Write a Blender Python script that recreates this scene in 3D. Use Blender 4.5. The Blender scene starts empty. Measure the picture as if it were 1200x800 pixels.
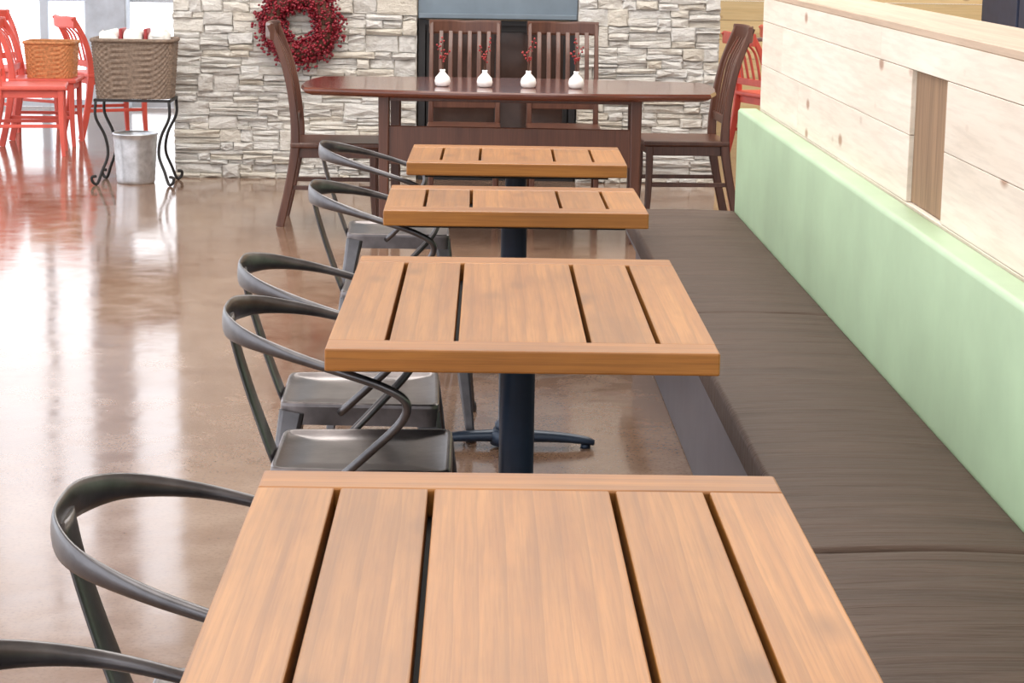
import bpy, bmesh, math, random
from mathutils import Vector, Matrix
random.seed(7)
scene=bpy.context.scene
COL=scene.collection
scene.view_settings.view_transform='Standard'
scene.view_settings.look='None'
scene.view_settings.exposure=0.0

# ------------------------------------------------------------------ helpers
def srgb(r,g,b):
    def f(c):
        c/=255.0
        return c/12.92 if c<=0.04045 else ((c+0.055)/1.055)**2.4
    return (f(r),f(g),f(b),1.0)

def newmat(name):
    m=bpy.data.materials.new(name); m.use_nodes=True
    nt=m.node_tree; b=nt.nodes['Principled BSDF']
    return m,nt,b

def coords(nt,scale,island=True,objrand=True):
    N=nt.nodes; L=nt.links
    tc=N.new('ShaderNodeTexCoord'); out=tc.outputs['Object']
    add=N.new('ShaderNodeVectorMath'); add.operation='ADD'
    L.new(out,add.inputs[0])
    comb=N.new('ShaderNodeCombineXYZ')
    if island:
        g=N.new('ShaderNodeNewGeometry')
        m1=N.new('ShaderNodeMath'); m1.operation='MULTIPLY'; m1.inputs[1].default_value=7.3
        L.new(g.outputs['Random Per Island'],m1.inputs[0]); src=m1
        if objrand:
            oi=N.new('ShaderNodeObjectInfo')
            m2=N.new('ShaderNodeMath'); m2.operation='MULTIPLY_ADD'; m2.inputs[1].default_value=11.0
            L.new(oi.outputs['Random'],m2.inputs[0]); L.new(m1.outputs[0],m2.inputs[2]); src=m2
        for k in range(3): L.new(src.outputs[0],comb.inputs[k])
        L.new(comb.outputs[0],add.inputs[1])
    mp=N.new('ShaderNodeMapping'); mp.inputs['Scale'].default_value=scale
    L.new(add.outputs[0],mp.inputs['Vector'])
    return mp.outputs[0]

def noise(nt,vec,scale,detail=4,rough=0.55,dist=0.0):
    n=nt.nodes.new('ShaderNodeTexNoise'); n.inputs['Scale'].default_value=scale
    n.inputs['Detail'].default_value=detail; n.inputs['Roughness'].default_value=rough
    n.inputs['Distortion'].default_value=dist
    nt.links.new(vec,n.inputs['Vector']); return n.outputs['Fac']

def ramp(nt,fac,stops):
    r=nt.nodes.new('ShaderNodeValToRGB'); e=r.color_ramp.elements
    e[0].position,e[0].color=stops[0]; e[1].position,e[1].color=stops[-1]
    for p,c in stops[1:-1]:
        x=e.new(p); x.color=c
    nt.links.new(fac,r.inputs['Fac']); return r.outputs['Color']

def mix(nt,a,b,fac,mode='MIX'):
    m=nt.nodes.new('ShaderNodeMix'); m.data_type='RGBA'; m.blend_type=mode
    if isinstance(fac,(int,float)): m.inputs[0].default_value=fac
    else: nt.links.new(fac,m.inputs[0])
    for s,i in ((a,6),(b,7)):
        if isinstance(s,tuple): m.inputs[i].default_value=s
        else: nt.links.new(s,m.inputs[i])
    return m.outputs[2]

def mul(nt,a,k):
    n=nt.nodes.new('ShaderNodeMath'); n.operation='MULTIPLY'; n.inputs[1].default_value=k
    nt.links.new(a,n.inputs[0]); return n.outputs[0]

def bump(nt,b,h,strength,dist=0.01):
    n=nt.nodes.new('ShaderNodeBump'); n.inputs['Strength'].default_value=strength
    n.inputs['Distance'].default_value=dist
    nt.links.new(h,n.inputs['Height']); nt.links.new(n.outputs[0],b.inputs['Normal'])

def wood(name,c1,c2,axis,rough=0.4,vary=0.25,bmp=0.15,knots=False,fine=1.0,coat=0.0,across=14.0,streak=0.35,rings=0.0,knotcol=None,along=0.8,spec=0.5):
    m,nt,b=newmat(name)
    s=[across]*3; s[axis]=along
    v=coords(nt,s)
    n1=noise(nt,v,1.2,6,0.65,0.5)
    s2=[170.0*fine]*3; s2[axis]=4.0
    v2=coords(nt,s2); n2=noise(nt,v2,1.0,3,0.6)
    col=ramp(nt,n1,[(0.3,c1),(0.7,c2)])
    dark=tuple(x*0.5 for x in c1[:3])+(1,)
    if rings:
        s4=[5.0]*3; s4[axis]=0.35
        v4=coords(nt,s4)
        wv=nt.nodes.new('ShaderNodeTexWave'); wv.wave_type='RINGS'; wv.rings_direction='XYZ'[axis]; wv.wave_profile='SAW'
        wv.inputs['Scale'].default_value=2.6; wv.inputs['Distortion'].default_value=3.0; wv.inputs['Detail'].default_value=3; wv.inputs['Detail Scale'].default_value=0.9
        nt.links.new(v4,wv.inputs['Vector'])
        rr=ramp(nt,wv.outputs['Fac'],[(0.0,(0,0,0,1)),(0.7,(0.2,0.2,0.2,1)),(1.0,(1,1,1,1))])
        col=mix(nt,col,dark,mul(nt,rr,rings))
        s5=[6.0]*3; s5[axis]=2.0
        n5=noise(nt,coords(nt,s5),1.0,4,0.55)
        col=mix(nt,col,tuple(x*0.60 for x in c1[:3])+(1,),mul(nt,ramp(nt,n5,[(0.46,(0,0,0,1)),(0.72,(1,1,1,1))]),0.6))
        s6=[13.0]*3; s6[axis]=5.0
        vo=nt.nodes.new('ShaderNodeTexVoronoi'); vo.inputs['Scale'].default_value=0.55
        nt.links.new(coords(nt,s6),vo.inputs['Vector'])
        col=mix(nt,col,dark,mul(nt,ramp(nt,vo.outputs['Distance'],[(0.04,(1,1,1,1)),(0.2,(0,0,0,1))]),0.6))
    f2=ramp(nt,n2,[(0.38,(1,1,1,1)),(0.55,(0,0,0,1))])
    col=mix(nt,col,dark,mul(nt,f2,streak))
    g=nt.nodes.new('ShaderNodeNewGeometry')
    mr=nt.nodes.new('ShaderNodeMapRange'); mr.inputs['To Min'].default_value=1-vary; mr.inputs['To Max'].default_value=1+vary*0.5
    nt.links.new(g.outputs['Random Per Island'],mr.inputs['Value'])
    col=mix(nt,col,mr.outputs[0],1.0,'MULTIPLY')
    if knots:
        s3=[7.0]*3; s3[axis]=3.6
        v3=coords(nt,s3)
        vo=nt.nodes.new('ShaderNodeTexVoronoi'); vo.inputs['Scale'].default_value=1.0
        nt.links.new(v3,vo.inputs['Vector'])
        k=ramp(nt,vo.outputs['Distance'],[(0.07,(0.85,0.85,0.85,1)),(0.16,(0,0,0,1))])
        col=mix(nt,col,knotcol or srgb(150,110,84),k)
    nt.links.new(col,b.inputs['Base Color'])
    b.inputs['Roughness'].default_value=rough
    b.inputs['Specular IOR Level'].default_value=spec
    if coat: b.inputs['Coat Weight'].default_value=coat; b.inputs['Coat Roughness'].default_value=0.12
    if bmp: bump(nt,b,n2,bmp,0.002)
    return m

def plain(name,c,rough=0.5,metal=0.0,nscale=6.0,var=0.15,bmp=0.0,bscale=60.0,coat=0.0,stretch=(1,1,1)):
    m,nt,b=newmat(name)
    v=coords(nt,stretch,island=False)
    n=noise(nt,v,nscale,4,0.6)
    lo=tuple(x*(1-var) for x in c[:3])+(1,); hi=tuple(min(1,x*(1+var)) for x in c[:3])+(1,)
    nt.links.new(ramp(nt,n,[(0.3,lo),(0.7,hi)]),b.inputs['Base Color'])
    b.inputs['Roughness'].default_value=rough; b.inputs['Metallic'].default_value=metal
    if coat: b.inputs['Coat Weight'].default_value=coat
    if bmp: bump(nt,b,noise(nt,v,bscale,3),bmp,0.004)
    return m

def merge(bm,tmp):
    me=bpy.data.meshes.new('tmp'); tmp.to_mesh(me); tmp.free()
    bm.from_mesh(me); bpy.data.meshes.remove(me)

def add_box(bm,c,s,bevel=0.0,seg=2,rot=None,mat=0,smooth=False,taper=None):
    t=bmesh.new(); bmesh.ops.create_cube(t,size=1.0)
    for v in t.verts:
        k=1.0
        if taper is not None and v.co.z<0: k=taper
        v.co=Vector((v.co.x*s[0]*k,v.co.y*s[1]*k,v.co.z*s[2]))
    if bevel>0: bmesh.ops.bevel(t,geom=t.edges[:],offset=bevel,segments=seg,affect='EDGES',profile=0.5)
    M=Matrix.Translation(Vector(c))
    if rot is not None: M=M@rot.to_4x4()
    bmesh.ops.transform(t,matrix=M,verts=t.verts)
    for f in t.faces: f.material_index=mat; f.smooth=smooth
    merge(bm,t)

def catmull(P,n):
    P=[Vector(p) for p in P]; out=[]
    for i in range(len(P)-1):
        p0=P[i-1] if i>0 else P[0]*2-P[1]
        p1,p2=P[i],P[i+1]
        p3=P[i+2] if i+2<len(P) else P[-1]*2-P[-2]
        for k in range(n):
            t=k/n
            out.append(0.5*((2*p1)+(-p0+p2)*t+(2*p0-5*p1+4*p2-p3)*t*t+(-p0+3*p1-3*p2+p3)*t**3))
    out.append(P[-1].copy()); return out

def add_sweep(bm,pts,rad,n=10,sub=6,up=(0,0,1),i0=None,mat=0,square=False):
    """rad: per-point (side,up) radii"""
    if not isinstance(rad[0],(tuple,list)): rad=[rad]*len(pts)
    P=catmull(pts,sub) if sub>1 else [Vector(p) for p in pts]
    R=catmull([(a,b,0) for a,b in rad],sub) if sub>1 else [Vector((a,b,0)) for a,b in rad]
    m=len(P)
    T=[]
    for i in range(m):
        a=P[max(0,i-1)]; b=P[min(m-1,i+1)]
        T.append((b-a).normalized())
    if i0 is None: i0=0
    U=[None]*m; u=Vector(up); u=(u-T[i0]*u.dot(T[i0]))
    if u.length<1e-4: u=Vector((1,0,0))-T[i0]*T[i0].x
    U[i0]=u.normalized()
    for i in range(i0+1,m):
        u=U[i-1]-T[i]*U[i-1].dot(T[i]); U[i]=u.normalized()
    for i in range(i0-1,-1,-1):
        u=U[i+1]-T[i]*U[i+1].dot(T[i]); U[i]=u.normalized()
    rings=[]
    for i in range(m):
        s=T[i].cross(U[i]).normalized(); ring=[]
        for k in range(n):
            a=2*math.pi*(k+0.5)/n
            ca,sa=math.cos(a),math.sin(a)
            if square:
                e=0.35
                ca=math.copysign(abs(ca)**e,ca); sa=math.copysign(abs(sa)**e,sa)
            ring.append(bm.verts.new(P[i]+s*ca*R[i].x+U[i]*sa*R[i].y))
        rings.append(ring)
    for i in range(m-1):
        for k in range(n):
            f=bm.faces.new((rings[i][k],rings[i][(k+1)%n],rings[i+1][(k+1)%n],rings[i+1][k]))
            f.smooth=not square; f.material_index=mat
    for r in (rings[0][::-1],rings[-1]):
        f=bm.faces.new(r); f.material_index=mat

def add_lathe(bm,prof,n=32,c=(0,0,0),mat=0,cap0=True,cap1=True):
    rings=[]
    for r,z in prof:
        rings.append([bm.verts.new((c[0]+r*math.cos(2*math.pi*k/n),c[1]+r*math.sin(2*math.pi*k/n),c[2]+z)) for k in range(n)])
    for i in range(len(rings)-1):
        for k in range(n):
            f=bm.faces.new((rings[i][k],rings[i][(k+1)%n],rings[i+1][(k+1)%n],rings[i+1][k])); f.smooth=True; f.material_index=mat
    if cap0: bm.faces.new(rings[0][::-1]).material_index=mat
    if cap1: bm.faces.new(rings[-1]).material_index=mat

def finish(bm,name,mats,parent=None,label=None,**props):
    bmesh.ops.recalc_face_normals(bm,faces=bm.faces)
    me=bpy.data.meshes.new(name); bm.to_mesh(me); bm.free()
    for m in (mats if isinstance(mats,(list,tuple)) else [mats]): me.materials.append(m)
    ob=bpy.data.objects.new(name,me); COL.objects.link(ob)
    if parent is not None: ob.parent=parent
    if label: ob['label']=label
    for k,v in props.items(): ob[k]=v
    return ob

def thing(name,label,cat,loc=(0,0,0),rot=0.0,group=None):
    e=bpy.data.objects.new(name,None); e.empty_display_size=0.1; COL.objects.link(e)
    e.location=loc; e.rotation_euler=(0,0,rot); e['label']=label; e['category']=cat
    if group: e['group']=group
    return e

def dup(root,loc,rot=0.0,label=None):
    n=root.copy(); n.location=loc; n.rotation_euler=(0,0,rot); COL.objects.link(n)
    if label: n['label']=label
    for c in list(root.children):
        c2=c.copy(); c2.parent=n; COL.objects.link(c2)
        for g in list(c.children):
            g2=g.copy(); g2.parent=c2; COL.objects.link(g2)
    return n

# ------------------------------------------------------------------ materials
M_oakY=wood('oak_grain_y',srgb(154,98,42),srgb(184,126,62),1,0.38,0.24,0.10,across=22,streak=0.26,rings=0.36,fine=1.2,along=0.9,spec=0.35)
M_oakX=wood('oak_grain_x',srgb(146,90,38),srgb(172,116,54),0,0.38,0.16,0.10,across=22,streak=0.32,rings=0.32,fine=1.2,along=0.9,spec=0.35)
M_black=plain('black_blue_metal',srgb(34,48,66),0.4,0.3,8,0.2)
M_under=plain('dark_plate',srgb(16,14,14),0.7)
M_gun=plain('gunmetal',srgb(96,94,96),0.3,0.85,10,0.35,0.05,80)
M_gunseat=plain('gunmetal_seat',srgb(104,98,98),0.3,0.8,9,0.4,0.08,60)
m,nt,b=newmat('brown_fabric'); M_brown=m
v=coords(nt,(1.3,16.0,3.0),island=False,objrand=False)
w1=noise(nt,v,1.0,4,0.55,1.6)
v=coords(nt,(3.0,70.0,3.0),island=False); w2=noise(nt,v,1.0,3,0.5,0.8)
c=ramp(nt,w1,[(0.3,srgb(66,51,43)),(0.7,srgb(82,65,56))])
nt.links.new(c,b.inputs['Base Color']); b.inputs['Roughness'].default_value=0.6
b.inputs['Specular IOR Level'].default_value=0.18
ad=nt.nodes.new('ShaderNodeMath'); ad.operation='MULTIPLY_ADD'; ad.inputs[1].default_value=0.3
nt.links.new(w2,ad.inputs[0]); nt.links.new(w1,ad.inputs[2])
bump(nt,b,ad.outputs[0],0.5,0.022)
M_green=plain('green_vinyl',srgb(166,192,158),0.4,0,3,0.10,0.15,5)
M_benchbase=plain('bench_base_grey',srgb(76,76,86),0.35,0.1,6,0.2)
M_pine=wood('white_pine',srgb(214,200,184),srgb(234,222,208),1,0.6,0.10,0.1,knots=True,fine=0.4,streak=0.16,across=9)
M_cap=wood('tan_pine_cap',srgb(178,152,128),srgb(206,182,158),1,0.5,0.06,0.1,fine=0.4,streak=0.2)
M_pineX=wood('yellow_pine',srgb(226,196,142),srgb(242,218,170),0,0.6,0.12,0.1,knots=True,fine=0.5,streak=0.15)
M_jamb=wood('brown_plank',srgb(120,92,66),srgb(160,126,94),2,0.7,0.15,0.2,fine=0.5)
M_dark=wood('walnut_x',srgb(84,38,26),srgb(118,62,42),0,0.18,0.1,0.03,coat=0.7,streak=0.2)
M_darkZ=wood('walnut_z',srgb(74,42,31),srgb(102,64,48),2,0.36,0.12,0.05,streak=0.25)
M_red=plain('red_paint',srgb(222,96,82),0.45,0,8,0.10)
M_redb=plain('dark_red_paint',srgb(150,34,36),0.4,0,8,0.12)
M_white=plain('white_ceramic',srgb(245,245,240),0.25)
M_berry=plain('red_berry',srgb(126,16,34),0.35,0,40,0.5)
M_twig=plain('twig',srgb(80,50,36),0.8)
M_galv=plain('galvanised_steel',srgb(200,202,206),0.35,0.8,20,0.2,0.1,20)
M_iron=plain('wrought_iron',srgb(48,46,46),0.5,0.5)
M_wick=plain('wicker',srgb(120,102,88),0.75,0,60,0.35,0.4,120)
M_wick2=plain('wicker_honey',srgb(200,136,88),0.75,0,60,0.3,0.4,120)
M_cloth=plain('white_linen',srgb(238,234,228),0.8,0,10,0.05,0.2,30)
M_steel=plain('blue_grey_steel',srgb(112,124,134),0.4,0.4,3,0.15)
M_fire=plain('firebox_black',srgb(34,32,34),0.5,0,5,0.3)
M_fglass=plain('fire_glass',srgb(60,44,38),0.12,0,5,0.3)
M_frame=plain('window_frame',srgb(205,212,220),0.5,0.0,4,0.05)
M_ceil=plain('ceiling_paint',srgb(225,220,212),0.9)
M_wallp=plain('wall_plaster',srgb(225,218,205),0.9)
M_pier=plain('pier_blue_grey',srgb(200,208,218),0.8)
M_navy=plain('navy_box',srgb(40,48,70),0.6,0,10,0.2)

# stone
m,nt,b=newmat('ledge_stone'); M_stone=m
v=coords(nt,(1,1,1.8))
n1=noise(nt,v,8,6,0.68); n2=noise(nt,v,32,6,0.74)
g=nt.nodes.new('ShaderNodeNewGeometry')
c=ramp(nt,g.outputs['Random Per Island'],[(0.0,srgb(234,230,224)),(0.25,srgb(246,243,238)),(0.5,srgb(236,227,212)),(0.75,srgb(248,246,242)),(1.0,srgb(224,219,212))])
c=mix(nt,c,srgb(184,172,156),ramp(nt,n1,[(0.5,(0,0,0,1)),(0.82,(0.85,0.85,0.85,1))]))
nt.links.new(c,b.inputs['Base Color']); b.inputs['Roughness'].default_value=0.9
bump(nt,b,n2,1.0,0.03)
M_mortar=plain('mortar',srgb(186,178,168),0.95)

# floor
m,nt,b=newmat('stained_concrete'); M_floor=m
v=coords(nt,(1,1,1),island=False)
n1=noise(nt,v,1.1,7,0.62,0.7); n2=noise(nt,v,6,6,0.65); n3=noise(nt,v,90,3,0.6); n4=noise(nt,v,2.2,3,0.5)
c=ramp(nt,n1,[(0.3,srgb(112,82,64)),(0.5,srgb(130,102,83)),(0.72,srgb(148,124,106))])
c2=ramp(nt,n2,[(0.35,srgb(106,79,62)),(0.65,srgb(150,125,106))])
c=mix(nt,c,c2,0.35)
c=mix(nt,c,srgb(92,68,54),ramp(nt,n3,[(0.5,(0,0,0,1)),(0.72,(0.5,0.5,0.5,1))]))
nt.links.new(c,b.inputs['Base Color'])
mr=nt.nodes.new('ShaderNodeMapRange'); mr.inputs['From Min'].default_value=0.3; mr.inputs['From Max'].default_value=0.7
mr.inputs['To Min'].default_value=0.07; mr.inputs['To Max'].default_value=0.16
nt.links.new(n2,mr.inputs['Value']); nt.links.new(mr.outputs[0],b.inputs['Roughness'])
b.inputs['IOR'].default_value=1.55
bump(nt,b,n4,0.10,0.02)

# ------------------------------------------------------------------ room shell
XL,XR,YB,YF,H=-6.0,5.5,18.0,-4.0,4.8
bm=bmesh.new(); add_box(bm,((XL+XR)/2,(YB+YF)/2,-0.05),(XR-XL,YB-YF,0.1)); finish(bm,'floor',M_floor,kind='structure')
bm=bmesh.new(); add_box(bm,((XL+XR)/2,(YB+YF)/2,H+0.05),(XR-XL,YB-YF,0.1)); finish(bm,'ceiling',M_ceil,kind='structure')
bm=bmesh.new(); add_box(bm,(XR+0.05,(YB+YF)/2,H/2),(0.1,YB-YF,H)); finish(bm,'wall_right',M_wallp,kind='structure')
bm=bmesh.new(); z=0.0
while z<H-0.01:
    h=min(0.16,H-z); add_box(bm,((-1.2+XR)/2,YB+0.05,z+h/2),(XR+1.2,0.1,h-0.004)); z+=0.16
finish(bm,'wall_far',M_pineX,kind='structure')
bm=bmesh.new()
for x,w_ in ((-3.05,0.34),(-4.5,0.3)): add_box(bm,(x,YB-0.12,H/2),(w_,0.24,H),0.01,1)  # piers added to break up the window glare reflected in the floor
finish(bm,'glare_break_pier',M_pier,kind='structure')
def glazing(name,p0,p1,step,H,axis,depth=0.1,sill=0.06,bars=(2.3,),fr=0.05):
    bm=bmesh.new(); L=p1[axis]-p0[axis]; n=round(L/step)
    for i in range(n+1):
        p=list(p0); p[axis]=p0[axis]+L*i/n
        s=[depth,depth,H]; s[axis]=fr
        add_box(bm,(p[0],p[1],H/2),s,0.005,1)
    for z,hh in [(sill/2,sill),(H-0.06,0.12)]+[(q,0.05) for q in bars]:
        p=[(p0[k]+p1[k])/2 for k in (0,1)]; s=[depth*0.8,depth*0.8,hh]; s[axis]=L
        add_box(bm,(p[0],p[1],z),s)
    finish(bm,name,M_frame,kind='structure')
glazing('window_1',(XL,YB+0.05),(-1.2,YB+0.05),0.6,H,0,bars=(0.9,2.3),fr=0.07)
glazing('window_2',(XL-0.05,YF),(XL-0.05,YB),1.4,H,1)
glazing('window_3',(XL,YF-0.05),(XR,YF-0.05),1.6,H,0)

# stone chimney wall
WX0,WX1,WY=-1.835,1.48,13.08
FX0,FX1=-0.36,0.62
bm=bmesh.new()
def stone(bm,x0,x1,z0,z1,y):
    g=0.0012; x0+=g; x1-=g; z0+=g*0.8; z1-=g*0.8
    if x1-x0<0.02 or z1-z0<0.010: return
    d=random.uniform(0.010,0.036); ch=min(0.008,(z1-z0)*0.22)
    j=lambda a:random.uniform(-a,a)
    rings=[]
    for (yy,ins,jj) in ((y+0.01,0,0),(y-d+ch,0,0.005),(y-d,ch,0.006)):
        co=[(x0+ins,z0+ins),(x1-ins,z0+ins),(x1-ins,z1-ins),(x0+ins,z1-ins)]
        pts=[]
        for k in range(4):
            a=co[k]; bb=co[(k+1)%4]; pts.append(a); pts.append(((a[0]+bb[0])/2,(a[1]+bb[1])/2))
        rings.append([bm.verts.new((px+j(jj),yy+(j(0.009) if jj else 0),pz+j(jj))) for px,pz in pts])
    for i in range(2):
        for k in range(8): bm.faces.new((rings[i][k],rings[i][(k+1)%8],rings[i+1][(k+1)%8],rings[i+1][k]))
    cx=sum(v.co.x for v in rings[2])/8; cz=sum(v.co.z for v in rings[2])/8
    cv=bm.verts.new((cx+j(0.02),y-d-random.uniform(0,0.012),cz))
    for k in range(8): bm.faces.new((rings[2][k],rings[2][(k+1)%8],cv))
def stones(bm,x0,x1,z0,z1,y):
    z=z0
    while z<z1-0.01:
        h=random.choice([0.04,0.06,0.085,0.105,0.125]); h=min(h,z1-z); x=x0
        while x<x1-0.01:
            w=random.uniform(0.09,0.30)
            if x1-(x+w)<0.08: w=x1-x
            q_=random.random()
            if h>0.055 and q_<0.78:
                f=random.uniform(0.3,0.7); zz=[(z,z+h*f),(z+h*f,z+h)]
                if h>0.08 and random.random()<0.5:
                    f1=random.uniform(0.22,0.42); f2=random.uniform(0.58,0.78)
                    zz=[(z,z+h*f1),(z+h*f1,z+h*f2),(z+h*f2,z+h)]
            else: zz=[(z,z+h)]
            for a,b2 in zz:
                if w>0.18 and random.random()<0.4:
                    q=random.uniform(0.3,0.7); stone(bm,x,x+w*q,a,b2,y); stone(bm,x+w*q,x+w,a,b2,y)
                else: stone(bm,x,x+w,a,b2,y)
            x+=w
        z+=h
stones(bm,WX0,FX0,0,H,WY); stones(bm,FX1,WX1,0,H,WY)
add_box(bm,((WX0+FX0)/2,WY+0.2,H/2),(FX0-WX0,0.4,H),mat=1)
add_box(bm,((WX1+FX1)/2,WY+0.2,H/2),(WX1-FX1,0.4,H),mat=1)
finish(bm,'wall_back',[M_stone,M_mortar],kind='structure')

# fireplace
fp=thing('fireplace','black firebox with blue-grey steel surround in a stone wall','fireplace',((FX0+FX1)/2,WY,0))
fw=FX1-FX0
bm=bmesh.new(); add_box(bm,(0,0.05,(0.98+H)/2),(fw-0.01,0.06,H-0.98),0.004,1)
add_box(bm,(0,0.0,1.0),(fw-0.02,0.05,0.03),0.004,1); finish(bm,'steel_panel',M_steel,fp,label='blue-grey steel panel')
bm=bmesh.new()
add_box(bm,(0,0.38,0.49),(fw-0.02,0.03,0.98)); add_box(bm,(-fw/2+0.03,0.2,0.49),(0.04,0.36,0.98)); add_box(bm,(fw/2-0.03,0.2,0.49),(0.04,0.36,0.98))
add_box(bm,(0,0.2,0.96),(fw-0.1,0.36,0.03)); add_box(bm,(0,0.2,0.11),(fw-0.1,0.36,0.22))
finish(bm,'firebox',M_fire,fp)
bm=bmesh.new()
add_box(bm,(0,0.06,0.93),(fw-0.1,0.03,0.05),0.003,1); add_box(bm,(0,0.06,0.25),(fw-0.1,0.03,0.05),0.003,1)
for x in (-fw/2+0.07,0,fw/2-0.07): add_box(bm,(x,0.06,0.59),(0.03,0.03,0.64),0.003,1)
finish(bm,'door_frame',M_iron,fp)
bm=bmesh.new(); add_box(bm,(0,0.07,0.59),(fw-0.14,0.006,0.64)); finish(bm,'glass_door',M_fglass,fp)

# pine half wall with cap and niche
bm=bmesh.new()
Y0,Y1=0.2,8.25; NX0,NX1=4.98,5.39; zt=1.283
rows=[(0.0,0.3),(0.3,0.6),(0.6,0.86),(0.86,1.03),(1.03,1.195),(1.195,zt)]
for a,b2 in rows:
    segs=[(Y0,Y1)] if (b2<=0.865 or a>=1.19) else [(Y0,NX0),(NX1,Y1)]
    for s0,s1 in segs:
        cuts=[s0]; x=s0
        while s1-x>2.6:
            x+=random.uniform(1.6,2.4); cuts.append(x)
        cuts.append(s1)
        for i in range(len(cuts)-1):
            add_box(bm,(1.11,(cuts[i]+cuts[i+1])/2,(a+b2)/2),(0.02,cuts[i+1]-cuts[i]-0.0012,b2-a-0.0016),0.0012,1)
add_box(bm,(1.24,(Y0+NX0)/2,zt/2),(0.24,NX0-Y0,zt-0.002)); add_box(bm,(1.24,(Y1+NX1)/2,zt/2),(0.24,Y1-NX1,zt-0.002))
add_box(bm,(1.24,(NX0+NX1)/2,0.43),(0.24,NX1-NX0,0.855)); add_box(bm,(1.24,(NX0+NX1)/2,(1.195+zt)/2),(0.24,NX1-NX0,zt-1.197))
finish(bm,'wall_half',M_pine,kind='structure')
bm=bmesh.new(); add_box(bm,(1.23,(Y0+Y1)/2,zt+0.010),(0.262,Y1-Y0+0.02,0.022),0.003,1)
finish(bm,'trim_1',M_cap,kind='structure')
bm=bmesh.new()
add_box(bm,(1.127,(NX0+NX1)/2,1.027),(0.03,NX1-NX0-0.004,0.332),0.002,1)
finish(bm,'trim_2',M_jamb,kind='structure')

# ------------------------------------------------------------------ bench
bench=thing('banquette_bench','long banquette with dark brown seat pads and pale green back','bench',(0.8,4.6,0))
bm=bmesh.new(); BY0,BY1=0.3-4.6,8.26-4.6
add_box(bm,(0.045,(BY0+BY1)/2,0.185),(0.51-0.09,BY1-BY0,0.37),0.004,1)
add_box(bm,(0.03,(BY0+BY1)/2,0.375),(0.47,BY1-BY0,0.02),0.004,1)
finish(bm,'base',M_benchbase,bench,label='grey-painted bench base')
rw=random.Random(11)
for a,b2 in ((0.3,1.27),(1.27,3.61),(3.61,5.97),(5.97,8.25)):
    L=b2-a-0.003; Wd=0.43
    nx,ny=14,int(L/0.016)
    ph=[rw.uniform(0,6.28) for _ in range(6)]
    bm=bmesh.new()
    sec=[]
    rc_=0.014; hz=0.0375
    for (cx,cz,a0) in ((Wd/2-rc_,hz-rc_,0),(-Wd/2+rc_,hz-rc_,90),(-Wd/2+0.012,-hz+0.012,180),(Wd/2-0.012,-hz+0.012,270)):
        rr=rc_ if a0<180 else 0.012
        for k in range(5):
            t=math.radians(a0+90*k/4); sec.append((cx+rr*math.cos(t),cz+rr*math.sin(t)))
        if a0==0:
            for k in range(1,nx): sec.append((Wd/2-rc_-(Wd-2*rc_)*k/nx,hz))
    ns=len(sec); rings=[]
    for j in range(ny+1):
        y=-L/2+L*j/ny
        e=min(y+L/2,L/2-y); sh=0.0 if e>0.010 else (1-math.sqrt(max(0,1-((0.010-e)/0.010)**2)))
        ring=[]
        for x,z in sec:
            zz=z; xx=x
            if z>0:
                crown=0.006*(1-(abs(x)/(Wd/2))**2)
                wr_=0.0009*math.sin(y*40+ph[0]+2.2*math.sin(x*9+ph[1])+1.5*math.sin(y*5+ph[2]))*(0.5+0.5*math.sin(y*3.1+x*6+ph[3]))
                wr_+=0.0006*math.sin(y*80+ph[4]+3*math.sin(x*7+y*2+ph[5]))
                zz=z+crown+wr_*(1 if abs(x)<0.19 else 0.2)-sh*0.010
            ring.append(bm.verts.new((xx,y,zz)))
        rings.append(ring)
    for j in range(ny):
        for k in range(ns):
            f=bm.faces.new((rings[j][k],rings[j][(k+1)%ns],rings[j+1][(k+1)%ns],rings[j+1][k])); f.smooth=True
    bm.faces.new(rings[0][::-1]); bm.faces.new(rings[-1])
    o=finish(bm,'seat_cushion',M_brown,bench,label='dark brown wrinkled seat pad'); o.location=(0.003,(a+b2)/2-4.6,0.4235)
bm=bmesh.new(); add_box(bm,(0.255,(BY0+BY1)/2,0.6),(0.08,BY1-BY0,0.52),0.014,4,smooth=True)
finish(bm,'backrest',M_green,bench,label='pale green vinyl padded back')

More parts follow.
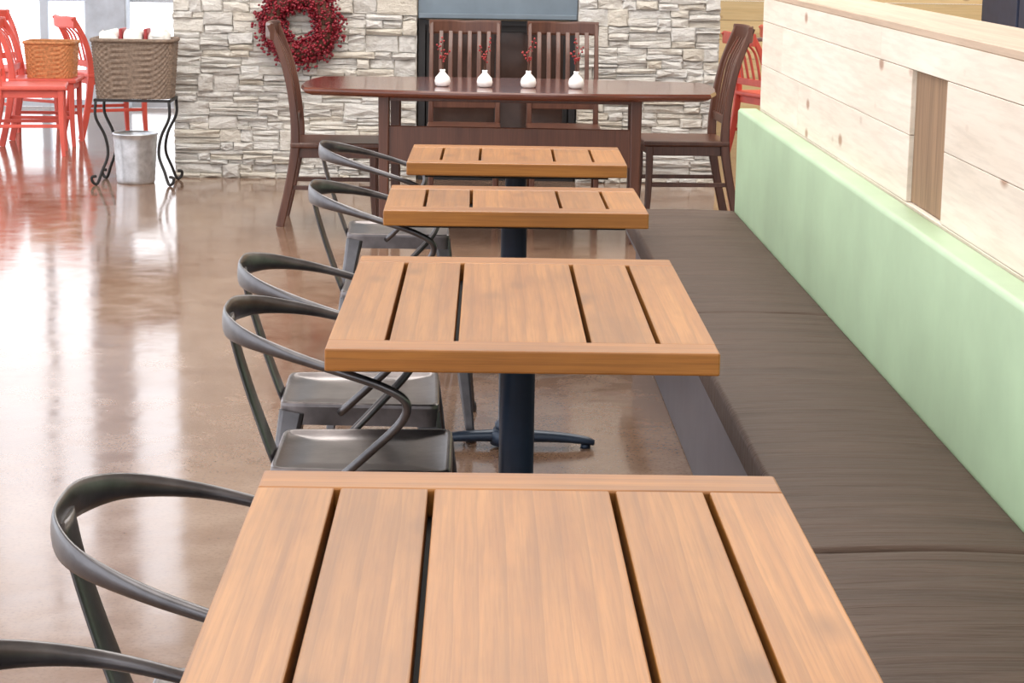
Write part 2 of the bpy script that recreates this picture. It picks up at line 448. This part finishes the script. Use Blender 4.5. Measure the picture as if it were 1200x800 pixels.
# ------------------------------------------------------------------ cafe tables
def cafe_table(D,loc,label,rot=0):
    W=0.745; t=0.044; zt=0.75; r=0.095
    e=thing('cafe_table',label,'table',loc,rot,group='slatted wooden cafe tables')
    bm=bmesh.new()
    for s in (-1,1):
        add_box(bm,(0,s*(D/2-r/2),zt-t/2),(W,r-0.0006,t),0.004,2,mat=1)
    fr=[0,0.152,0.33,0.674,0.853,1.0]; g=0.0045
    for i in range(5):
        a=-W/2+W*fr[i]+(g if i>0 else 0); b2=-W/2+W*fr[i+1]-(g if i<4 else 0)
        add_box(bm,((a+b2)/2,0,zt-t/2-0.0003),(b2-a,D-2*r,t-0.0006),0.0025,2,mat=0)
    finish(bm,'tabletop',[M_oakY,M_oakX],e)
    bm=bmesh.new(); add_box(bm,(0,0,zt-t-0.006),(W-0.12,D-0.12,0.012),0.002,1)  # dark sheet added in place of the shade seen through the slots
    add_box(bm,(0,0,zt-t-0.019),(0.26,0.26,0.016),0.003,1)
    finish(bm,'slot_shade_and_mount_plate',M_under,e,label='dark sheet added as shade behind the slots, plus mounting plate')
    bm=bmesh.new()
    add_lathe(bm,[(0.048,0.05),(0.048,0.075),(0.038,0.085),(0.038,0.68),(0.06,0.69)],28)
    finish(bm,'pedestal_column',M_black,e)
    bm=bmesh.new()
    add_lathe(bm,[(0.062,0.012),(0.062,0.045),(0.05,0.06)],28)
    for k in range(4):
        a=math.pi/2*k; d=Vector((math.cos(a),math.sin(a),0))
        add_sweep(bm,[d*0.03+Vector((0,0,0.036)),d*0.14+Vector((0,0,0.032)),d*0.22+Vector((0,0,0.024)),d*0.25+Vector((0,0,0.016))],[(0.03,0.02),(0.026,0.016),(0.024,0.012),(0.02,0.008)],n=10,sub=4)
        add_lathe(bm,[(0.015,0.0),(0.015,0.012)],10,c=(d.x*0.225,d.y*0.225,0))
    finish(bm,'cross_base',M_black,e)
    return e
cafe_table(1.17,(0.07,2.435,0),'slatted oak four-seat table beside the long bench',-0.002)
cafe_table(1.16,(0.098,4.51,0),'slatted oak four-seat table on a dark pedestal',-0.006)
cafe_table(0.60,(0.118,6.23,0),'small slatted oak two-seat table on a dark pedestal',0.0)
cafe_table(0.61,(0.146,7.475,0),'small slatted oak two-seat table before the dining table',-0.012)

# ------------------------------------------------------------------ metal armchair (faces +x)
def metal_armchair(loc,rot,label):
    e=thing('metal_armchair',label,'chair',loc,rot,group='gunmetal cafe armchairs')
    bm=bmesh.new(); n=64
    def ring(sc,z,p=16.0):
        out=[]
        for k in range(n):
            a=2*math.pi*(k+0.5)/n; c,s=math.cos(a),math.sin(a)
            x=math.copysign(abs(c)**(2/p),c)*0.180*sc; y=math.copysign(abs(s)**(2/p),s)*0.178*sc*(1+0.06*x/0.19)
            out.append(bm.verts.new((x,y,z)))
        return out
    R=[ring(1.0,0.402),ring(1.03,0.398),ring(1.025,0.440),ring(1.018,0.447),ring(1.00,0.450),ring(0.96,0.449),ring(0.94,0.444),ring(0.5,0.442,8),ring(0.1,0.441,3)]
    for i in range(len(R)-1):
        for k in range(n):
            f=bm.faces.new((R[i][k],R[i][(k+1)%n],R[i+1][(k+1)%n],R[i+1][k])); f.smooth=(i>3)
    bm.faces.new(R[-1])
    finish(bm,'seat',M_gunseat,e,label='pressed metal seat')
    for sx in (-1,1):
        for sy in (-1,1):
            bm=bmesh.new()
            add_sweep(bm,[(sx*0.156,sy*0.154,0.425),(sx*0.180,sy*0.175,0.28),(sx*0.215,sy*0.21,0.0)],[(0.030,0.030),(0.023,0.023),(0.012,0.012)],n=12,sub=4,up=(1,0,0),square=True)
            add_lathe(bm,[(0.016,0.0),(0.018,0.01),(0.014,0.03)],12,c=(sx*0.214,sy*0.209,0))
            finish(bm,'leg',M_gun,e)
    half=[(-0.285,0,0.732),(-0.275,0.10,0.730),(-0.225,0.195,0.720),(-0.13,0.255,0.698),(-0.03,0.275,0.67),(0.05,0.275,0.642),(0.095,0.266,0.61),(0.085,0.25,0.565),(0.02,0.222,0.495),(-0.045,0.193,0.43)]
    rad=[(0.006,0.027),(0.006,0.026),(0.007,0.019),(0.009,0.012),(0.009,0.009),(0.009,0.009),(0.009,0.009),(0.009,0.009),(0.009,0.009),(0.009,0.009)]
    pts=[(x,-y,z) for x,y,z in half[::-1]]+half[1:]
    rr=rad[::-1]+rad[1:]
    bm=bmesh.new(); add_sweep(bm,pts,rr,n=14,sub=6,i0=(len(half)-1)*6)
    finish(bm,'arm_rail',M_gun,e,label='bent metal tube forming back rail and arms')
    bm=bmesh.new()
    add_sweep(bm,[(-0.178,0,0.405),(-0.20,0,0.46),(-0.235,0,0.56),(-0.265,0,0.66),(-0.28,0,0.73)],[(0.06,0.007),(0.058,0.007),(0.052,0.007),(0.048,0.007),(0.05,0.007)],n=12,sub=4,up=(1,0,0))
    finish(bm,'back_splat',M_gun,e)
    return e
ac=metal_armchair((-0.275,2.84,0),0,'gunmetal metal cafe armchair tucked at the oak table')
for x,y,r in ((-0.31,2.10,0.02),(-0.225,4.37,0.0),(-0.262,4.98,0.02),(-0.215,6.50,0.0),(-0.275,7.74,0.03)):
    dup(ac,(x,y,0),r)

# ------------------------------------------------------------------ wooden slat-back chairs (face +x)
def slat_chair(name,label,cat,loc,rot,mat,top=1.05,nsl=6,group=None,rake=1.0,hw=0.21,zs=0.45):
    e=thing(name,label,cat,loc,rot,group=group)
    k=(top-zs)/0.60
    post=[(-0.285*rake,0.0),(-0.235,0.22),(-0.205,zs),(-0.215,zs+0.2*k),(-0.255,zs+0.4*k),(-0.33*rake,top)]
    bm=bmesh.new(); add_box(bm,(0,0,zs),(0.46,0.46,0.03),0.01,3,smooth=False)
    finish(bm,'seat',mat,e)
    bm=bmesh.new()
    for s in (-1,1):
        add_box(bm,(0,s*0.19,zs-0.04),(0.40,0.02,0.05),0.002,1); add_box(bm,(s*0.19,0,zs-0.04),(0.02,0.38,0.05),0.002,1)
    finish(bm,'apron',mat,e)
    for s in (-1,1):
        bm=bmesh.new(); add_box(bm,(-0.01,s*0.195,0.2),(0.42,0.016,0.022),0.002,1); finish(bm,'side_stretcher',mat,e)
        bm=bmesh.new(); add_sweep(bm,[(0.195,s*0.195,zs-0.01),(0.195,s*0.195,0.2),(0.205,s*0.2,0.0)],[(0.019,0.019),(0.017,0.017),(0.013,0.013)],n=8,sub=3,up=(1,0,0),square=True)
        finish(bm,'front_leg',mat,e)
        bm=bmesh.new(); add_sweep(bm,[(x,s*hw,z) for x,z in post],[(0.014,0.022),(0.016,0.022),(0.017,0.024),(0.015,0.02),(0.014,0.018),(0.012,0.016)],n=8,sub=5,up=(1,0,0),square=True)
        finish(bm,'rear_leg',mat,e)
    bm=bmesh.new()
    xt=post[-1][0]
    add_sweep(bm,[(xt+0.012,-hw-0.015,top-0.035),(xt-0.015,-hw/2,top-0.033),(xt-0.025,0,top-0.038),(xt-0.015,hw/2,top-0.033),(xt+0.012,hw+0.015,top-0.035)],[(0.012,0.042)]*5,n=8,sub=4,square=True)
    finish(bm,'crest_rail',mat,e)
    bm=bmesh.new(); zl=zs+0.12*k
    add_box(bm,(-0.213,0,zl),(0.02,2*hw-0.02,0.045),0.003,1); finish(bm,'back_rail',mat,e)
    for i in range(nsl):
        y=-hw+2*hw*(i+1)/(nsl+1)
        bm=bmesh.new()
        dx=-0.012*(1-(y/hw)**2)
        add_sweep(bm,[(-0.212,y,zl),(-0.226+dx,y,zs+0.28*k),(-0.256+dx,y,zs+0.42*k),(xt+0.014+dx,y,top-0.06)],[(0.014,0.005)]*4,n=8,sub=4,up=(1,0,0),square=True)
        finish(bm,'back_slat',mat,e)
    return e
GD='dark wooden slat-back dining chairs'
dc=slat_chair('dining_chair','dark slat-back wooden chair at the table end near the wreath','chair',(-0.72,11.15,0),0.02,M_darkZ,1.03,6,GD,zs=0.42)
dup(dc,(1.11,11.5,0),math.pi+0.06,'dark slat-back wooden chair at the table end near the bench')
c1=dup(dc,(-0.065,12.2,0),-math.pi/2,'dark slat-back wooden chair between dining table and fireplace')
c2_=dup(dc,(0.505,12.2,0),-math.pi/2,'dark slat-back wooden chair between dining table and fireplace')
c1.scale=c2_.scale=(1,0.92,0.965)

# dining table
dt=thing('dining_table','long polished walnut-brown dining table with a low stretcher board','table',(0.172,10.84,0),-0.05)
bm=bmesh.new()
Lh,Wm,We=1.0,0.52,0.40
N=24
top=[(-Lh+2*Lh*i/N) for i in range(N+1)]
hwf=lambda x: We+(Wm-We)*(1-(x/Lh)**2)
out=[(x*0.995,-hwf(x)) for x in top]+[(Lh+0.03,-0.22),(Lh+0.04,0),(Lh+0.03,0.22)]+[(x*0.995,hwf(x)) for x in top[::-1]]+[(-Lh-0.03,0.22),(-Lh-0.04,0),(-Lh-0.03,-0.22)]
def plate(bm,out,levels):
    rings=[[bm.verts.new((x*s,y*(s),z)) for x,y in out] for s,z in levels]
    n=len(out)
    for i in range(len(rings)-1):
        for k in range(n): bm.faces.new((rings[i][k],rings[i][(k+1)%n],rings[i+1][(k+1)%n],rings[i+1][k]))
    bm.faces.new(rings[0][::-1]); bm.faces.new(rings[-1])
plate(bm,out,[(0.96,0.712),(0.988,0.722),(1.0,0.733),(1.0,0.742),(0.994,0.75)])
finish(bm,'tabletop',M_dark,dt,label='polished red-brown tabletop')
bm=bmesh.new()
for s in (-1,1):
    add_box(bm,(0.02,s*0.33,0.70),(1.28,0.025,0.025),0.002,1); add_box(bm,(0.02+s*0.62,0,0.70),(0.025,0.66,0.025),0.002,1)
finish(bm,'apron',M_darkZ,dt)
for x in (-0.605,0.635):
    for y in (-0.33,0.33):
        bm=bmesh.new(); add_box(bm,(x,y,0.355),(0.055,0.055,0.71),0.006,2,taper=0.8); finish(bm,'leg',M_darkZ,dt)
bm=bmesh.new(); add_box(bm,(0.015,-0.33,0.47),(1.20,0.022,0.19),0.004,1); finish(bm,'stretcher',M_darkZ,dt)

# vases + berry sprigs
def vase(loc,label):
    e=thing('bud_vase',label,'vase',loc,0,group='white bud vases on the dining table')
    bm=bmesh.new(); add_lathe(bm,[(0.026,0),(0.036,0.008),(0.040,0.026),(0.035,0.046),(0.020,0.062),(0.012,0.073),(0.014,0.084),(0.010,0.084),(0.008,0.072)],28,cap1=True)
    finish(bm,'vase_body',M_white,e)
    rnd=random.Random(3)
    tips=[]
    for k in range(3):
        bm=bmesh.new()
        a=k*2.1+0.4; t=[(0.002*math.cos(a),0.002*math.sin(a),0.07),(0.009*math.cos(a),0.009*math.sin(a),0.14),(0.035*math.cos(a),0.035*math.sin(a),0.17+0.035*k)]
        add_sweep(bm,t,[(0.0018,0.0018)]*3,n=5,sub=4)
        P=catmull(t,8); tips+=P[7:]
        finish(bm,'stem',M_twig,e)
    bm=bmesh.new()
    for p in tips:
        if rnd.random()<0.85:
            c=p+Vector((rnd.uniform(-1,1),rnd.uniform(-1,1),rnd.uniform(-1,1)))*0.009
            bmesh.ops.create_icosphere(bm,subdivisions=1,radius=0.0058,matrix=Matrix.Translation(c))
    for f in bm.faces: f.smooth=True
    finish(bm,'berries',M_redb,e,kind='stuff')
    return e
v0=vase((-0.165,10.68,0.7505),'small white ceramic bud vase with a red berry sprig')
for x,r in ((0.045,1.0),(0.262,2.2),(0.50,3.4)): dup(v0,(x,10.66,0.7505),r)

# wreath
wr=thing('berry_wreath','round dark burgundy berry wreath hung on the stone wall','wreath',(-1.065,12.995,0.94))
bm=bmesh.new(); pts=[(0.165*math.cos(2*math.pi*k/24),0,0.165*math.sin(2*math.pi*k/24)) for k in range(25)]
add_sweep(bm,pts,[(0.05,0.045)]*25,n=8,sub=1,up=(0,1,0)); finish(bm,'twig_ring',M_twig,wr)
bm=bmesh.new()
for i in range(2700):
    a=random.uniform(0,2*math.pi); bb=random.uniform(0,2*math.pi); rr=random.uniform(0.040,0.080) if random.random()<0.75 else random.uniform(0.08,0.12)
    R=0.168+rr*math.cos(bb)*(1 if math.cos(bb)>0 else 0.85); p=Vector((R*math.cos(a),-abs(rr*math.sin(bb))*0.8+0.02,R*math.sin(a)))
    bmesh.ops.create_icosphere(bm,subdivisions=1,radius=random.uniform(0.007,0.011),matrix=Matrix.Translation(p))
for f in bm.faces: f.smooth=True
finish(bm,'berries',M_berry,wr,kind='stuff')

# ------------------------------------------------------------------ stand, baskets, bucket
def basket(name,label,loc,rot,mat,w,d,h,fl=0.9):
    e=thing(name,label,'basket',loc,rot)
    bm=bmesh.new(); n=96; rows=int(h/0.008); p=7
    prev=None
    for i in range(rows+1):
        z=h*i/rows; sc=fl+(1-fl)*z/h; ring=[]
        for k in range(n):
            a=2*math.pi*k/n; c,s=math.cos(a),math.sin(a)
            x=math.copysign(abs(c)**(2/p),c)*w/2*sc; y=math.copysign(abs(s)**(2/p),s)*d/2*sc
            wv=0.005*math.sin(k*math.pi/2+math.pi*(i//2))*(1 if i%2 else 0.3)
            L=math.hypot(x,y); ring.append(bm.verts.new((x*(1+wv/L),y*(1+wv/L),z)))
        if prev:
            for k in range(n): bm.faces.new((prev[k],prev[(k+1)%n],ring[(k+1)%n],ring[k]))
        else: bm.faces.new(ring[::-1])
        prev=ring
    finish(bm,'woven_body',mat,e)
    bm=bmesh.new(); pts=[]
    for k in range(33):
        a=2*math.pi*k/32; c,s=math.cos(a),math.sin(a)
        pts.append((math.copysign(abs(c)**(2/p),c)*w/2,math.copysign(abs(s)**(2/p),s)*d/2,h))
    add_sweep(bm,pts,[(0.012,0.012)]*33,n=8,sub=1); finish(bm,'rim',mat,e)
    return e
SX,SY=-2.015,12.75
st=thing('basket_stand','black wrought-iron scroll stand carrying a wicker basket','stand',(SX,SY,0))
bm=bmesh.new()
for s in (-1,1):
    add_box(bm,(0,s*0.15,0.50),(0.44,0.012,0.016)); add_box(bm,(s*0.22,0,0.50),(0.012,0.312,0.016))
finish(bm,'frame',M_iron,st)
for sx in (-1,1):
    for sy in (-1,1):
        bm=bmesh.new()
        add_sweep(bm,[(sx*0.215,sy*0.15,0.495),(sx*0.215,sy*0.155,0.40),(sx*0.165,sy*0.14,0.29),(sx*0.15,sy*0.14,0.18),(sx*0.185,sy*0.155,0.08),(sx*0.21,sy*0.17,0.012),(sx*0.235,sy*0.18,0.02),(sx*0.24,sy*0.18,0.05),(sx*0.215,sy*0.17,0.055)],[(0.009,0.009)]*9,n=8,sub=5)
        finish(bm,'leg',M_iron,st)
basket('wicker_basket','grey-brown rectangular wicker basket on the iron stand',(SX,SY,0.509),0,M_wick,0.48,0.34,0.34)
for k,x in enumerate((-0.145,0.0,0.145)):
    bm=bmesh.new(); add_box(bm,(0,0,0.19),(0.112,0.2,0.38+0.015*(k==1)),0.03,3,smooth=True)
    for vv in bm.verts:
        if vv.co.z>0.2: vv.co+=Vector((random.uniform(-1,1)*0.004,random.uniform(-1,1)*0.01,random.uniform(-1,1)*0.015))
    o=finish(bm,'folded_linen',M_cloth,label='folded white linen bundle standing in the wicker basket',category='linen',group='folded linens in the wicker basket')
    o.location=(SX+x,SY,0.522)
for x in (-0.0725,0.0725):
    bm=bmesh.new(); add_box(bm,(0,0,0.2),(0.018,0.18,0.40),0.006,2,smooth=True)
    o=finish(bm,'folded_red_cloth',M_redb,label='folded red cloth between white linens in the wicker basket',category='linen',group='folded red cloths in the wicker basket')
    o.location=(SX+x,SY,0.516)
bk=thing('metal_bucket','round galvanised metal bucket under the basket stand','bucket',(SX-0.01,SY-0.0,0))
bm=bmesh.new(); prof=[(0.108,0),(0.111,0.006)]
for i in range(1,14): prof.append((0.111+0.018*i/14+(0.002 if i%2 else 0),0.02*i))
prof+=[(0.130,0.285),(0.135,0.29),(0.135,0.298),(0.127,0.298),(0.124,0.285),(0.106,0.02)]
add_lathe(bm,prof,40); finish(bm,'bucket_body',M_galv,bk)

# ------------------------------------------------------------------ red chairs
GR='red painted cafe chairs'
rc=slat_chair('red_chair','coral red slat-back chair by the windows','chair',(-2.95,14.3,0),0.15,M_red,0.86,4,GR)
dup(rc,(-2.98,14.95,0),0.05,'coral red slat-back chair holding a honey-coloured basket')
dup(rc,(-2.66,15.6,0),0.5); dup(rc,(-3.62,14.9,0),0.2)
dup(rc,(-3.4,16.0,0),-0.6)
dup(rc,(2.06,14.5,0),0.35,'red painted slat-back chair behind the stone wall')
dup(rc,(2.42,15.5,0),0.1,'red painted slat-back chair near the small dark table')
basket('wicker_basket','honey-coloured wicker basket on a red chair seat',(-2.94,14.95,0.466),0,M_wick2,0.34,0.32,0.24)
t2=thing('small_table','small dark square table with a black pedestal','table',(2.25,16.5,0))
bm=bmesh.new(); add_box(bm,(0,0,0.735),(0.7,0.7,0.03),0.006,2); finish(bm,'tabletop',M_dark,t2)
bm=bmesh.new(); add_lathe(bm,[(0.03,0.02),(0.03,0.72)],20); finish(bm,'pedestal_column',M_black,t2)
bm=bmesh.new(); add_lathe(bm,[(0.22,0),(0.22,0.012),(0.05,0.03)],32); finish(bm,'round_base',M_black,t2)
# bar cabinet behind half wall
cb=thing('bar_cabinet','tall navy and dark wood back-bar cabinet with panelled doors','cabinet',(4.02,12.5,0))
bm=bmesh.new(); add_box(bm,(0,0,0.66),(1.2,4.0,1.32),0.01,2); finish(bm,'body',M_navy,cb)
for i in range(4):
    bm=bmesh.new(); add_box(bm,(-0.61,-1.5+i*1.0,0.66),(0.02,0.94,1.22),0.004,1); finish(bm,'door',M_navy,cb)
bm=bmesh.new(); add_box(bm,(0,0,1.34),(1.28,4.06,0.04),0.006,2); finish(bm,'countertop',M_dark,cb)

# ------------------------------------------------------------------ light
w=bpy.data.worlds.new('World'); scene.world=w; w.use_nodes=True
bg=w.node_tree.nodes['Background']; bg.inputs[0].default_value=(0.93,0.95,1.0,1); bg.inputs[1].default_value=2.75
def area(name,loc,size,power,color=(1,0.97,0.92)):
    l=bpy.data.lights.new(name,'AREA'); l.shape='RECTANGLE'; l.size=size[0]; l.size_y=size[1]; l.energy=power; l.color=color
    o=bpy.data.objects.new(name,l); o.location=loc; COL.objects.link(o); return o
area('overhead_fill',(-1.5,1.5,H-0.05),(3.5,3.5),140)  # unseen overhead area lamps, added as fill to brighten the room
area('overhead_fill',(-0.5,6.0,H-0.05),(3.5,3.5),140)
area('overhead_fill',(-0.5,10.0,H-0.05),(3.5,3.0),290)
area('overhead_fill',(3.0,13.5,H-0.05),(2.5,5.0),220)

# ------------------------------------------------------------------ camera
cam=bpy.data.cameras.new('camera'); cam.sensor_width=36; cam.lens=75; cam.clip_start=0.05; cam.clip_end=100
co=bpy.data.objects.new('camera',cam); COL.objects.link(co); scene.camera=co
psi=math.radians(1.08); th=math.atan(484.4/2500); r=0.0157
f=Vector((math.sin(psi)*math.cos(th),math.cos(psi)*math.cos(th),-math.sin(th)))
r0=Vector((math.cos(psi),-math.sin(psi),0)); u0=r0.cross(f)
R=r0*math.cos(r)+u0*math.sin(r); U=-r0*math.sin(r)+u0*math.cos(r)
M=Matrix((R,U,-f)).transposed().to_4x4(); M.translation=Vector((0,0,1.53))
co.matrix_world=M
